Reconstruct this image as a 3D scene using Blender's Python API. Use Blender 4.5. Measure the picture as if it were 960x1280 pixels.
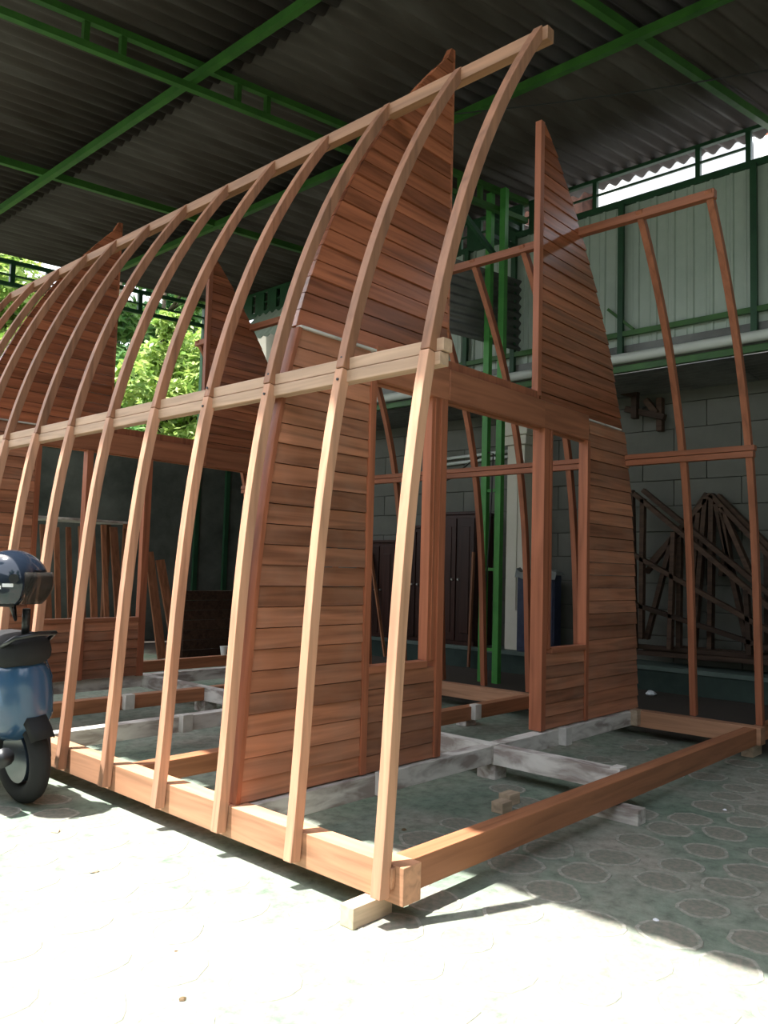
import bpy, bmesh, math, random
from mathutils import Vector, Matrix
random.seed(7)
for o in list(bpy.data.objects): bpy.data.objects.remove(o)
S = bpy.context.scene
COL = S.collection
PI = math.pi
V = Vector

# ------------------------------------------------------------------ camera
CAM = V((-2.1339, -1.899, 1.22)); YAW, PITCH, ROLL, FPX = 0.83, 0.0728, 0.028, 1003.65
_f = V((math.sin(YAW)*math.cos(PITCH), math.cos(YAW)*math.cos(PITCH), math.sin(PITCH)))
_r0 = V((math.cos(YAW), -math.sin(YAW), 0)); _u0 = _r0.cross(_f)
_r = math.cos(ROLL)*_r0 + math.sin(ROLL)*_u0
_u = -math.sin(ROLL)*_r0 + math.cos(ROLL)*_u0
cd = bpy.data.cameras.new('camera'); cam = bpy.data.objects.new('camera', cd); COL.objects.link(cam)
cd.sensor_fit = 'VERTICAL'; cd.sensor_height = 36.0; cd.lens = 36.0*FPX/1280; cd.clip_end = 300; cd.clip_start = .02
M3 = Matrix((_r, _u, -_f)).transposed()
cam.matrix_world = Matrix.Translation(CAM) @ M3.to_4x4()
S.camera = cam
def pl(px, py, ax, v):
    """point where the ray of a photo pixel meets the plane axis = v"""
    d = _f + (px-480)/FPX*_r - (py-640)/FPX*_u
    return CAM + d*((v-CAM[ax])/d[ax])

# ------------------------------------------------------------------ light
S.view_settings.view_transform = 'Standard'; S.view_settings.look = 'None'
S.view_settings.gamma = 1; S.view_settings.use_curve_mapping = False
S.view_settings.exposure = 2.05
w = bpy.data.worlds.new('sky'); S.world = w; w.use_nodes = True
wn = w.node_tree; bg = wn.nodes['Background']
sky = wn.nodes.new('ShaderNodeTexSky'); sky.sky_type = 'NISHITA'; sky.sun_disc = False
sky.sun_elevation = math.radians(62); sky.air_density = 1.0; sky.dust_density = 5.0; sky.ozone_density = 1.0
mx = wn.nodes.new('ShaderNodeMixRGB'); mx.inputs[0].default_value = .45; mx.inputs[2].default_value = (6.5, 6.6, 6.6, 1)
wn.links.new(sky.outputs[0], mx.inputs[1]); wn.links.new(mx.outputs[0], bg.inputs[0]); bg.inputs[1].default_value = 0.16
SA, SB = .25, -.145      # ground displacement of a shadow for each metre of height
sd = bpy.data.lights.new('sun', 'SUN'); sd.energy = 3.9; sd.angle = math.radians(.6); sd.color = (1, .975, .93)
so = bpy.data.objects.new('sun', sd); COL.objects.link(so)
so.rotation_euler = V((SA, SB, -1)).to_track_quat('-Z', 'Y').to_euler(); so.location = (-3, 3, 12)

# ------------------------------------------------------------------ materials
def nt(name, rough=.6, spec=.3, metal=0):
    m = bpy.data.materials.new(name); m.use_nodes = True
    b = m.node_tree.nodes['Principled BSDF']
    b.inputs['Roughness'].default_value = rough; b.inputs['Specular IOR Level'].default_value = spec; b.inputs['Metallic'].default_value = metal
    return m, m.node_tree, b
def ramp(t, stops):
    r = t.nodes.new('ShaderNodeValToRGB'); e = r.color_ramp.elements
    e[0].position, e[0].color = stops[0][0], (*stops[0][1], 1); e[1].position, e[1].color = stops[-1][0], (*stops[-1][1], 1)
    for p, c in stops[1:-1]:
        k = e.new(p); k.color = (*c, 1)
    return r
def sc(c, k): return tuple(min(1, x*k) for x in c)
def wood(name, col, grain='x', rough=.55, var=.35, contrast=.45, spec=.25, bump=.15, dust=0):
    m, t, b = nt(name, rough, spec); L = t.links.new
    tc = t.nodes.new('ShaderNodeTexCoord'); oi = t.nodes.new('ShaderNodeObjectInfo')
    mul = t.nodes.new('ShaderNodeMath'); mul.operation = 'MULTIPLY'; mul.inputs[1].default_value = 57.3; L(oi.outputs['Random'], mul.inputs[0])
    add = t.nodes.new('ShaderNodeVectorMath'); add.operation = 'ADD'; L(tc.outputs['Object'], add.inputs[0]); L(mul.outputs[0], add.inputs[1])
    mp = t.nodes.new('ShaderNodeMapping'); s = [22, 22, 22]; s['xyz'.index(grain)] = 1.3; mp.inputs['Scale'].default_value = s; L(add.outputs[0], mp.inputs[0])
    n = t.nodes.new('ShaderNodeTexNoise'); n.inputs['Scale'].default_value = 1.0; n.inputs['Detail'].default_value = 6; n.inputs['Distortion'].default_value = .8; L(mp.outputs[0], n.inputs[0])
    r = ramp(t, [(.25, sc(col, 1-contrast)), (.5, col), (.75, sc(col, 1+contrast*.8))]); L(n.outputs['Fac'], r.inputs[0])
    hv = t.nodes.new('ShaderNodeHueSaturation'); L(r.outputs[0], hv.inputs['Color'])
    mr = t.nodes.new('ShaderNodeMapRange'); mr.inputs['To Min'].default_value = 1-var; mr.inputs['To Max'].default_value = 1+var
    L(oi.outputs['Random'], mr.inputs[0]); L(mr.outputs[0], hv.inputs['Value'])
    out = hv.outputs[0]
    if dust:
        n2 = t.nodes.new('ShaderNodeTexNoise'); n2.inputs['Scale'].default_value = 5; n2.inputs['Detail'].default_value = 5; L(add.outputs[0], n2.inputs[0])
        r2 = ramp(t, [(.42, (0, 0, 0)), (.7, (dust,)*3)]); L(n2.outputs['Fac'], r2.inputs[0])
        mm = t.nodes.new('ShaderNodeMixRGB'); mm.inputs[2].default_value = (.42, .34, .28, 1); L(r2.outputs[0], mm.inputs[0]); L(out, mm.inputs[1]); out = mm.outputs[0]
    L(out, b.inputs['Base Color'])
    bp = t.nodes.new('ShaderNodeBump'); bp.inputs['Strength'].default_value = bump; bp.inputs['Distance'].default_value = .004; L(n.outputs['Fac'], bp.inputs['Height']); L(bp.outputs[0], b.inputs['Normal'])
    return m
def mottled(name, c1, c2, scale=3, rough=.8, spec=.2, metal=0, bump=.1, c3=None):
    m, t, b = nt(name, rough, spec, metal); L = t.links.new
    tc = t.nodes.new('ShaderNodeTexCoord'); n = t.nodes.new('ShaderNodeTexNoise')
    n.inputs['Scale'].default_value = scale; n.inputs['Detail'].default_value = 8; n.inputs['Roughness'].default_value = .62; L(tc.outputs['Object'], n.inputs[0])
    st = [(.32, c1), (.68, c2)] if c3 is None else [(.3, c1), (.5, c2), (.7, c3)]
    r = ramp(t, st); L(n.outputs['Fac'], r.inputs[0]); L(r.outputs[0], b.inputs['Base Color'])
    if bump:
        n2 = t.nodes.new('ShaderNodeTexNoise'); n2.inputs['Scale'].default_value = scale*12; n2.inputs['Detail'].default_value = 5; L(tc.outputs['Object'], n2.inputs[0])
        bp = t.nodes.new('ShaderNodeBump'); bp.inputs['Strength'].default_value = bump; bp.inputs['Distance'].default_value = .01; L(n2.outputs['Fac'], bp.inputs['Height']); L(bp.outputs[0], b.inputs['Normal'])
    return m
def plain(name, c, rough=.5, spec=.4, metal=0):
    m, t, b = nt(name, rough, spec, metal); b.inputs['Base Color'].default_value = (*c, 1); return m

TEAK = (.36, .148, .082)
M = {}
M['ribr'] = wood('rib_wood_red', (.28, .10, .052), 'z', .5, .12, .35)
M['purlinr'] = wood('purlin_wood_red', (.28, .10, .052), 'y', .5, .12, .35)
M['ridge'] = wood('ridge_wood_shaded', (.33, .17, .092), 'y', .55, .12, .35)  # darker than the mid purlin: weaker light up here put into the colour
M['ribu'] = wood('rib_wood_upper_shaded', (.32, .15, .085), 'z', .55, .14, .38, dust=.05)  # darker copy of the rib wood, shade of the upper ribs painted in
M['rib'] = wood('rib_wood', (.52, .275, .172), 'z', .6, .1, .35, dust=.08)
M['sill'] = wood('sill_wood_y', (.46, .24, .14), 'y', .5, .12, .35)
M['sillx'] = wood('sill_wood_x', (.36, .15, .075), 'x', .5, .1, .35)
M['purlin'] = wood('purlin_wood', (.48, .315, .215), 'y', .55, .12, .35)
M['plank'] = wood('plank_wood', TEAK, 'x', .48, .34, .5, dust=.12)
M['plankd'] = wood('plank_wood_upper', (.335, .108, .05), 'x', .27, .28, .5, .5, .08)
M['stile'] = wood('stile_wood', (.33, .112, .058), 'z', .45, .12, .35)
M['rail'] = wood('rail_wood', (.35, .132, .07), 'x', .5, .12, .35)
def limed(name, sc_):
    m, t, b = nt(name, .85, .15); L = t.links.new
    tc = t.nodes.new('ShaderNodeTexCoord'); mp = t.nodes.new('ShaderNodeMapping'); mp.inputs['Scale'].default_value = sc_; L(tc.outputs['Object'], mp.inputs[0])
    n = t.nodes.new('ShaderNodeTexNoise'); n.inputs['Scale'].default_value = 1; n.inputs['Detail'].default_value = 6; n.inputs['Distortion'].default_value = .5; L(mp.outputs[0], n.inputs[0])
    r = ramp(t, [(.38, (.30, .25, .225)), (.46, (.45, .41, .375)), (.56, (.62, .585, .54)), (.75, (.70, .67, .62))]); L(n.outputs['Fac'], r.inputs[0]); L(r.outputs[0], b.inputs['Base Color']); return m
M['white_x'] = limed('limed_beam_x', (4, 9, 14))
M['white_y'] = limed('limed_beam_y', (9, 4, 14))
M['cleat'] = mottled('limed_cleat', (.5, .47, .43), (.68, .65, .6), 9)
M['block'] = wood('block_wood', (.50, .38, .27), 'x', .7, .2, .3)
M['darkwood'] = wood('old_dark_timber', (.060, .034, .022), 'y', .7, .35, .5)
M['darkcab'] = wood('dark_cabinet_wood', (.035, .014, .010), 'z', .4, .2, .4)
M['lean'] = wood('leaning_plank_wood', (.24, .10, .05), 'z', .6, .4, .4)
M['green'] = mottled('green_paint', (.025, .085, .015), (.045, .14, .023), 4, .45, .4, bump=.03)
M['greend'] = mottled('dark_green_paint', (.012, .05, .022), (.022, .08, .035), 4, .5, .4, bump=.03)
M['brightgreen'] = mottled('bright_green_paint', (.05, .22, .045), (.08, .30, .06), 4, .45, .4, bump=.03)
M['clad'] = mottled('cladding_paint', (.33, .39, .345), (.43, .49, .435), 1.5, .45, .4, bump=.03)
M['sheet'] = mottled('weathered_sheet', (.10, .10, .095), (.20, .20, .19), 2, .5, .3, .3, .03)
M['concrete_wall'] = mottled('stained_wall', (.045, .05, .042), (.13, .135, .115), 1.2, .9, .1, bump=.2)
M['blockwall'] = mottled('painted_block', (.11, .11, .094), (.16, .156, .134), 1.2, .8, .15, bump=.06)
M['joint'] = mottled('joint_mortar', (.08, .08, .072), (.11, .11, .1), 4, .9, .1)
M['cream'] = mottled('cream_paint', (.58, .54, .44), (.68, .64, .54), 1, .7, .2, bump=.03)
M['whitewall'] = mottled('white_plaster', (.75, .75, .73), (.85, .85, .83), 1, .7, .2, bump=.03)
M['tile'] = mottled('roof_tile_clay', (.20, .07, .035), (.36, .13, .06), 5, .8, .1)
M['pale'] = plain('pale_pvc', (.62, .64, .60), .4)
M['black'] = plain('black_plastic', (.012, .013, .015), .35, .5)
M['rubber'] = plain('tyre_rubber', (.02, .02, .021), .8, .2)
M['metal'] = plain('bare_metal', (.5, .5, .5), .3, .5, 1)
M['paper'] = plain('paper', (.8, .82, .86), .8)
M['cable'] = plain('cable_black', (.02, .02, .02), .6)
M['leafdry'] = plain('dry_leaf', (.12, .08, .04), .8)

def ground_mat():
    m, t, b = nt('mossy_concrete', .85, .2); L = t.links.new
    tc = t.nodes.new('ShaderNodeTexCoord')
    n = t.nodes.new('ShaderNodeTexNoise'); n.inputs['Scale'].default_value = 1.1; n.inputs['Detail'].default_value = 7; n.inputs['Roughness'].default_value = .6; L(tc.outputs['Object'], n.inputs[0])
    r = ramp(t, [(.34, (.15, .215, .16)), (.5, (.235, .275, .22)), (.68, (.36, .335, .285))]); L(n.outputs['Fac'], r.inputs[0])
    n2 = t.nodes.new('ShaderNodeTexNoise'); n2.inputs['Scale'].default_value = 14; n2.inputs['Detail'].default_value = 8; n2.inputs['Roughness'].default_value = .7; L(tc.outputs['Object'], n2.inputs[0])
    r2 = ramp(t, [(.3, (.52,)*3), (.5, (.9,)*3), (.7, (1.15,)*3)]); L(n2.outputs['Fac'], r2.inputs[0])
    mm = t.nodes.new('ShaderNodeMixRGB'); mm.blend_type = 'MULTIPLY'; mm.inputs[0].default_value = 1; L(r.outputs[0], mm.inputs[1]); L(r2.outputs[0], mm.inputs[2]); 
    # ground colour turns dark brown from the far sill towards the plinth
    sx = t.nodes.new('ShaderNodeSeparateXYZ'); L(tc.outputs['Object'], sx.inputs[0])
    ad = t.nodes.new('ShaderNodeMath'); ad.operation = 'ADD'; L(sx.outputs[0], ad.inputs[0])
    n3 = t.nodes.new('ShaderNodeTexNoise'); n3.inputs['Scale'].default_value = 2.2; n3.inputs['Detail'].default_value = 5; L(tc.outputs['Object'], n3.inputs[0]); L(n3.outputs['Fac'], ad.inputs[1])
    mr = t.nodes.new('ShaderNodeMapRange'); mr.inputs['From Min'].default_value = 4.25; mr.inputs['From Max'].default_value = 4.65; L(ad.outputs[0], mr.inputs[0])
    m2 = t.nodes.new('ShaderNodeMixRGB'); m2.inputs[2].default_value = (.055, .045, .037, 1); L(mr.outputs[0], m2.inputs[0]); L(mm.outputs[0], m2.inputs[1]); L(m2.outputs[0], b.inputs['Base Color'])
    bp = t.nodes.new('ShaderNodeBump'); bp.inputs['Strength'].default_value = .35; bp.inputs['Distance'].default_value = .02; L(n2.outputs['Fac'], bp.inputs['Height']); L(bp.outputs[0], b.inputs['Normal'])
    return m
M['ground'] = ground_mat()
M['disc'] = mottled('paving_stone', (.16, .19, .15), (.30, .265, .225), 4, .85, .2, bump=.3)
M['disc2'] = mottled('paving_stone_rim', (.19, .22, .18), (.44, .41, .36), 4, .85, .2, bump=.3)

def roof_mat():
    m, t, b = nt('roof_underside', .65, .25); L = t.links.new
    tc = t.nodes.new('ShaderNodeTexCoord'); n = t.nodes.new('ShaderNodeTexNoise'); n.inputs['Scale'].default_value = 1.3; n.inputs['Detail'].default_value = 6
    mp = t.nodes.new('ShaderNodeMapping'); mp.inputs['Scale'].default_value = (.5, 3, 1); L(tc.outputs['Object'], mp.inputs[0]); L(mp.outputs[0], n.inputs[0])
    r = ramp(t, [(.3, (.036, .027, .021)), (.55, (.062, .051, .044)), (.75, (.10, .09, .084))]); L(n.outputs['Fac'], r.inputs[0]); L(r.outputs[0], b.inputs['Base Color'])
    return m
M['roof'] = roof_mat()
def leaf_mat(name, c1, c2):
    m, t, b = nt(name, .45, .4); L = t.links.new
    g = t.nodes.new('ShaderNodeNewGeometry'); r = ramp(t, [(0, c1), (1, c2)]); L(g.outputs['Random Per Island'], r.inputs[0]); L(r.outputs[0], b.inputs['Base Color'])
    b.inputs['Transmission Weight'].default_value = 0
    tr = t.nodes.new('ShaderNodeBsdfTranslucent'); L(r.outputs[0], tr.inputs[0])
    ms = t.nodes.new('ShaderNodeMixShader'); ms.inputs[0].default_value = .35; L(b.outputs[0], ms.inputs[1]); L(tr.outputs[0], ms.inputs[2])
    L(ms.outputs[0], t.nodes['Material Output'].inputs[0])
    return m
M['leaf1'] = leaf_mat('leaf_bright', (.16, .30, .05), (.42, .52, .14))
M['leaf2'] = leaf_mat('leaf_mid', (.06, .17, .04), (.20, .34, .09))
M['leaf3'] = leaf_mat('leaf_dark', (.03, .10, .035), (.10, .22, .08))
M['bark'] = mottled('bark', (.06, .045, .03), (.14, .11, .08), 8, .9, .1, bump=.3)

# ------------------------------------------------------------------ builders
class MB:
    def __init__(s): s.v = []; s.f = []; s.smooth = False
    def hexa(s, p):   # 8 corners: bottom 4 ccw, top 4 ccw
        n = len(s.v); s.v += [tuple(q) for q in p]
        s.f += [(n, n+3, n+2, n+1), (n+4, n+5, n+6, n+7), (n, n+1, n+5, n+4), (n+1, n+2, n+6, n+5), (n+2, n+3, n+7, n+6), (n+3, n, n+4, n+7)]; return s
    def box(s, a, b):
        x0, y0, z0 = a; x1, y1, z1 = b
        return s.hexa([(x0,y0,z0),(x1,y0,z0),(x1,y1,z0),(x0,y1,z0),(x0,y0,z1),(x1,y0,z1),(x1,y1,z1),(x0,y1,z1)])
    def bar(s, a, b, w, h, up=(0,0,1)):   # rectangular bar from a to b
        a, b = V(a), V(b); d = (b-a).normalized(); up = V(up)
        if abs(d.dot(up)) > .98: up = V((0,1,0)) if abs(d.y) < .9 else V((1,0,0))
        sx = d.cross(up).normalized()*w/2; sz = sx.cross(d).normalized()*h/2
        return s.hexa([a-sx-sz, a+sx-sz, b+sx-sz, b-sx-sz, a-sx+sz, a+sx+sz, b+sx+sz, b-sx+sz])
    def sweep(s, rings, close=False, cap=True):
        n0 = len(s.v); k = len(rings[0])
        for r in rings: s.v += [tuple(q) for q in r]
        m = len(rings)
        for i in range(m if close else m-1):
            a, b = n0+i*k, n0+((i+1) % m)*k
            for j in range(k): s.f.append((a+j, a+(j+1) % k, b+(j+1) % k, b+j))
        if cap and not close:
            s.f.append(tuple(n0+j for j in reversed(range(k)))); s.f.append(tuple(n0+(m-1)*k+j for j in range(k)))
        return s
    def tube(s, pts, r, k=8):
        pts = [V(p) for p in pts]; rings = []
        rr = r if isinstance(r, (list, tuple)) else [r]*len(pts)
        for i, p in enumerate(pts):
            d = (pts[min(i+1, len(pts)-1)]-pts[max(i-1, 0)]).normalized()
            up = V((0,0,1)) if abs(d.z) < .95 else V((1,0,0)); a = d.cross(up).normalized(); b = d.cross(a)
            rings.append([p + (a*math.cos(2*PI*j/k) + b*math.sin(2*PI*j/k))*rr[i] for j in range(k)])
        s.smooth = True
        return s.sweep(rings)
    def torus(s, c, R, r, ax=(0,1,0), n=28, k=10, sq=1.0):
        c = V(c); ax = V(ax).normalized(); a = ax.orthogonal().normalized(); b = ax.cross(a); rings = []
        for i in range(n):
            t = 2*PI*i/n; e = a*math.cos(t)+b*math.sin(t)
            rings.append([c + e*(R+r*math.cos(2*PI*j/k)) + ax*(r*sq*math.sin(2*PI*j/k)) for j in range(k)])
        s.smooth = True; return s.sweep(rings, close=True)
    def disc(s, c, R, h, ax=(0,1,0), n=24):
        c = V(c); ax = V(ax).normalized(); a = ax.orthogonal().normalized(); b = ax.cross(a)
        s.sweep([[c + ax*hh + (a*math.cos(2*PI*i/n)+b*math.sin(2*PI*i/n))*R for i in range(n)] for hh in (-h/2, h/2)]); return s
    def build(s, name, mat, parent=None, loc=None, bev=0, smooth=None):
        me = bpy.data.meshes.new(name); me.from_pydata(s.v, [], s.f)
        bm = bmesh.new(); bm.from_mesh(me); bmesh.ops.recalc_face_normals(bm, faces=bm.faces); bm.to_mesh(me); bm.free()
        me.materials.append(M[mat] if isinstance(mat, str) else mat)
        if s.smooth if smooth is None else smooth:
            for p in me.polygons: p.use_smooth = True
        o = bpy.data.objects.new(name, me); COL.objects.link(o)
        if parent: o.parent = parent
        if loc is not None: o.location = loc
        if bev:
            b = o.modifiers.new('b', 'BEVEL'); b.width = bev; b.segments = 2; b.limit_method = 'ANGLE'
        return o
def empty(name, loc=(0,0,0), rz=0):
    o = bpy.data.objects.new(name, None); COL.objects.link(o); o.location = loc; o.rotation_euler = (0,0,rz); o.empty_display_size = .1; return o
def tag(o, label=None, cat=None, group=None, kind=None):
    if label: o['label'] = label
    if cat: o['category'] = cat
    if group: o['group'] = group
    if kind: o['kind'] = kind
    return o
def inst(o, parent=None, loc=(0,0,0), rz=0):
    c = o.copy(); COL.objects.link(c); c.parent = parent; c.location = loc; c.rotation_euler = (0,0,rz); return c
def corrugated(org, L, W, nrm, length, width, pitch, amp, seg=6, nl=1, name='sheet', mat='roof', parent=None, thick=0.004):
    """sheet with waves across W, running along L"""
    L, W, nrm = V(L).normalized(), V(W).normalized(), V(nrm).normalized(); org = V(org)
    n = max(2, int(width/pitch*seg)); top = []; mb = MB()
    for t in (0, thick):
        for i in range(n+1):
            wv = width*i/n; h = amp*math.sin(2*PI*wv/pitch)
            for j in range(nl+1): mb.v.append(tuple(org + W*wv + L*(length*j/nl) + nrm*(h+t)))
    k = nl+1; off = (n+1)*k
    for i in range(n):
        for j in range(nl):
            a = i*k+j; q = (a, a+1, a+k+1, a+k); mb.f.append(q); mb.f.append(tuple(off+x for x in reversed(q)))
    for i in range(n):
        for j in (0, nl):
            a = i*k+j; b = a+k; mb.f.append((a, b, off+b, off+a))
    return mb.build(name, mat, parent, smooth=True)

# ================================================================== SETTING
ROOF_Z = 5.78; WX = 6.0; BX = 6.9        # roof height, cladding plane, block wall plane
UA = math.radians(11.3)                  # cross members of the shed are skewed by this angle
U = V((math.cos(UA), -math.sin(UA), 0)); N = V((math.sin(UA), math.cos(UA), 0))

g = MB(); g.v = [(-40,-40,0),(45,-40,0),(45,45,0),(-40,45,0)]; g.f = [(0,1,2,3)]
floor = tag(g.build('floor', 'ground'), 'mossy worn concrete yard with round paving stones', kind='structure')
# round paving stones set in the concrete
def stone_mesh(seed):
    rn = random.Random(seed); mb = MB(); n = 16; ph = [1+.07*rn.uniform(-1, 1) for _ in range(n)]
    prof = [(1.0, -.002), (.96, .0022), (.84, .0026), (.80, .001), (.45, .0018)]
    rings = [[(r*ph[i]*math.cos(2*PI*i/n), r*ph[i]*math.sin(2*PI*i/n), z) for i in range(n)] for r, z in prof]
    mb.sweep(rings); return mb
protos = []
cand = []
for a in range(-9, 15):
    for b in range(-12, 14):
        x = a*.275 + (b % 2)*.137 + random.uniform(-.03, .03); y = b*.24 + random.uniform(-.025, .025)
        if random.random() < .05: continue
        p = V((x, y, 0)); d = p-CAM; z = d.dot(_f)
        if z < .8: continue
        px, py = 480+FPX*d.dot(_r)/z, 640-FPX*d.dot(_u)/z
        if not (-60 < px < 1180 and py < 1400): continue
        inside = -.12 < x < 4.1 and y > -.02
        if inside and not (y < .8 and x > .2 and random.random() < .45): continue
        if y > 2.2 and x < 0: continue
        cand.append((z, x, y))
cand.sort()
for i, (z, x, y) in enumerate(cand[:280]):
    if len(protos) < 4: 
        o = stone_mesh(i).build('paving_stone', 'disc', floor); o.data.materials.append(M['disc2']); protos.append(o)
        for p_ in o.data.polygons[16:32]: p_.material_index = 1
    else: o = inst(protos[i % 4], floor)
    o.location = (x, y, .0005); s_ = random.uniform(.10, .132); o.scale = (s_, s_*random.uniform(.85, 1), 1); o.rotation_euler = (0,0,random.uniform(0, 6))

# roof: overlapping corrugated sheets
ceil = empty('ceiling', (0,0,ROOF_Z)); tag(ceil, 'dark corrugated roof sheets seen from underneath', kind='structure')
yy = -11.3; ROOF_X0 = -.85  # roof lengthened behind the view, added to block sky light
while yy < 10.6:
    for (x0, x1, dz) in ((ROOF_X0, 2.1, 0), (1.95, 4.2, .012), (4.05, 6.28 if yy < 5 else 7.3, 0)):
        def edge(x): return (x)/U.x      # distance along U for a given X from X=0
        org = V((x0, yy - math.tan(UA)*x0, dz))
        corrugated(org, U, (0,1,0), (0,0,1), (x1-x0)/U.x, .965, .16, .028, 8, 1, 'roof_sheet', 'roof', ceil)
    yy += .96

# steel frame of the shed
fr = empty('steel_shed_frame', (5.75, 3.55, 0)); OFF = -V(fr.location)
tag(fr, 'green painted steel roof trusses, beams and columns of the shed', 'steel frame')
def fpart(mb, name, mat, parent=None, keep=False):
    o = mb.build(name, mat, parent or fr); 
    if parent is None: o.location = OFF
    return o
def ypt(x, p0):   # point on a skewed cross line through p0
    t = (x-p0.x)/U.x; return p0 + U*t
def truss(p0, zt, zb, x0, x1, name='roof_truss'):
    a0, a1 = ypt(x0, p0), ypt(x1, p0)
    top = fpart(MB().bar((a0.x, a0.y, zt), (a1.x, a1.y, zt), .06, .06), name, 'green')
    fpart(MB().bar((a0.x, a0.y, zb), (a1.x, a1.y, zb), .06, .06), 'bottom_chord', 'green', top)
    x = x0+.25
    while x < x1:
        for dx in (0, .3):
            q = ypt(x+dx, p0); fpart(MB().box((q.x-.025, q.y-.025, zb+.03), (q.x+.025, q.y+.025, zt-.03)), 'strut', 'green', top)
        x += 1.35
ZB = 5.47
pT = pl(235, 108, 2, ZB); truss(pT, 5.70, ZB, ROOF_X0+.05, 5.9)
pE = pl(60, 220, 2, 5.6); pA = pl(890, 107, 2, 5.68)
for p0, z in ((pE, 5.62), (pA, 5.68)):
    a0, a1 = ypt(ROOF_X0+.05, p0), ypt(5.95, p0); fpart(MB().bar((a0.x, a0.y, z), (a1.x, a1.y, z), .06, .08), 'cross_beam', 'green')
pC = pl(235, 105, 2, ZB+.06); pD = pl(715, 82, 2, 5.6)
for x, z in ((pC.x, ZB+.075), (pD.x, 5.6)):
    fpart(MB().bar((x, -11, z), (x, 9.9, z), .06, .075), 'long_beam', 'green')
fpart(MB().bar((ROOF_X0+.12, -11, 5.66), (ROOF_X0+.12, 10.2, 5.66), .06, .1), 'eave_beam', 'green')
# right side: eave beam, clerestory sill and rails, posts and wall rails
fpart(MB().bar((WX, -11, 5.735), (WX, 9.3, 5.735), .05, .04), 'eave_beam', 'greend')
fpart(MB().bar((WX, -11, 5.37), (WX, 9.3, 5.37), .06, .07), 'clerestory_sill', 'greend')
fpart(MB().bar((WX, .75, 5.56), (WX, 9.3, 5.56), .022, .022), 'clerestory_rail', 'greend')
for px in (745, 873, 936):
    q = pl(px, 180, 0, WX); fpart(MB().box((WX-.025, q.y-.025, 5.4), (WX+.025, q.y+.025, 5.715)), 'clerestory_post', 'greend')
for px, py in ((777, 350), (943, 280), (643, 370), (585, 330)):
    q = pl(px, py, 0, WX-.05); fpart(MB().box((WX-.09, q.y-.03, 3.55), (WX-.04, q.y+.03, 5.335)), 'wall_post', 'greend')
zr = pl(960, 384, 0, WX-.06).z
fpart(MB().bar((WX-.06, -11, zr), (WX-.06, 9.3, zr), .05, .055), 'wall_rail', 'green')
zf = pl(960, 432, 0, WX-.06).z
fpart(MB().bar((WX-.02, -11, zf), (WX-.02, 9.3, zf), .06, .07), 'canopy_beam', 'green')
q = pl(645, 405, 0, WX-.06)
fpart(MB().bar((WX-.06, 2.2, 4.18), (WX-.06, 1.9, 3.9), .03, .03), 'brace', 'green')
yv = 3.05
while yv < 9.1:
    fpart(MB().box((WX-.02, yv, 5.405), (WX+.02, yv+.22, 5.715)), 'girder_plate', 'greend'); yv += .31
# lattice column
cb = pl(611, 853, 2, 0)
c0 = V((cb.x, cb.y, 0))
col_a = fpart(MB().box((c0.x-.035, c0.y+.06, 0), (c0.x+.035, c0.y+.135, 5.70)), 'lattice_column', 'brightgreen')
fpart(MB().box((c0.x-.035, c0.y-.135, 0), (c0.x+.035, c0.y-.06, 5.70)), 'post', 'brightgreen', col_a)
for k in range(6):
    z = .35+k*.9; fpart(MB().box((c0.x-.02, c0.y-.06, z), (c0.x+.02, c0.y+.06, z+.035)), 'rung', 'brightgreen', col_a)
fpart(MB().bar((c0.x, c0.y, 4.9), (c0.x-.75, c0.y+.15, 5.45), .05, .05), 'knee_brace', 'greend')
fpart(MB().bar((c0.x, c0.y+.1, 5.44), (WX, c0.y+.06, 5.44), .06, .06), 'head_beam', 'greend')
fpart(MB().bar((c0.x, c0.y+.1, 5.2), (WX, c0.y+.06, 5.2), .05, .05), 'head_beam', 'greend')
# back clerestory frame
b0, b1 = pl(0, 308, 2, ROOF_Z), pl(235, 370, 2, ROOF_Z)
pB = V((b1.x, b1.y, 0))
for z, t in ((5.66, .06), (5.46, .022), (5.32, .06)):
    a0, a1 = ypt(ROOF_X0, pB), ypt(6.3, pB); fpart(MB().bar((a0.x, a0.y, z), (a1.x, a1.y, z), .05, t), 'back_rail', 'greend')
for x in (.4, 1.6, 2.7, 3.2, 3.8, 4.6, 5.9):
    q = ypt(x, pB); fpart(MB().box((q.x-.035, q.y-.03, 5.35), (q.x+.035, q.y+.03, 5.63)), 'back_post', 'greend')
for x in (ROOF_X0+.1, 5.72, 6.25):
    q = ypt(x, pB); fpart(MB().box((q.x-.04, q.y-.04, 0), (q.x+.04, q.y+.04, 5.63)), 'corner_column', 'greend')

# right wall, upper cladding in ribbed sheets
wr = empty('wall_right', (WX, 2.5, 3.6)); tag(wr, 'pale green ribbed metal cladding above a pale block wall', kind='structure')
def clad_sheet(y0, z0, z1, width=.8):
    mb = MB(); prof = []
    for k in range(4):
        b = k*.2
        prof += [(b, 0), (b+.09, 0), (b+.10, -.02), (b+.125, -.02), (b+.135, 0), (b+.165, -.0), (b+.17, -.006), (b+.18, -.006), (b+.185, 0)]
    prof.append((.8, 0)); k = len(prof)
    for z in (z0, z1):
        for t in (0, .003):
            for yv, xv in prof: mb.v.append((xv+t, y0+yv, z))
    for i in range(k-1):
        mb.f += [(i, i+1, 2*k+i+1, 2*k+i), (k+i, 3*k+i, 3*k+i+1, k+i+1), (i, k+i, k+i+1, i+1), (2*k+i, 2*k+i+1, 3*k+i+1, 3*k+i)]
    mb.f += [(0, 2*k, 3*k, k), (k-1, 2*k-1, 4*k-1, 3*k-1)]
    return mb
zc0 = pl(960, 401, 0, WX).z
y = -11.2; first = None
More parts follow.
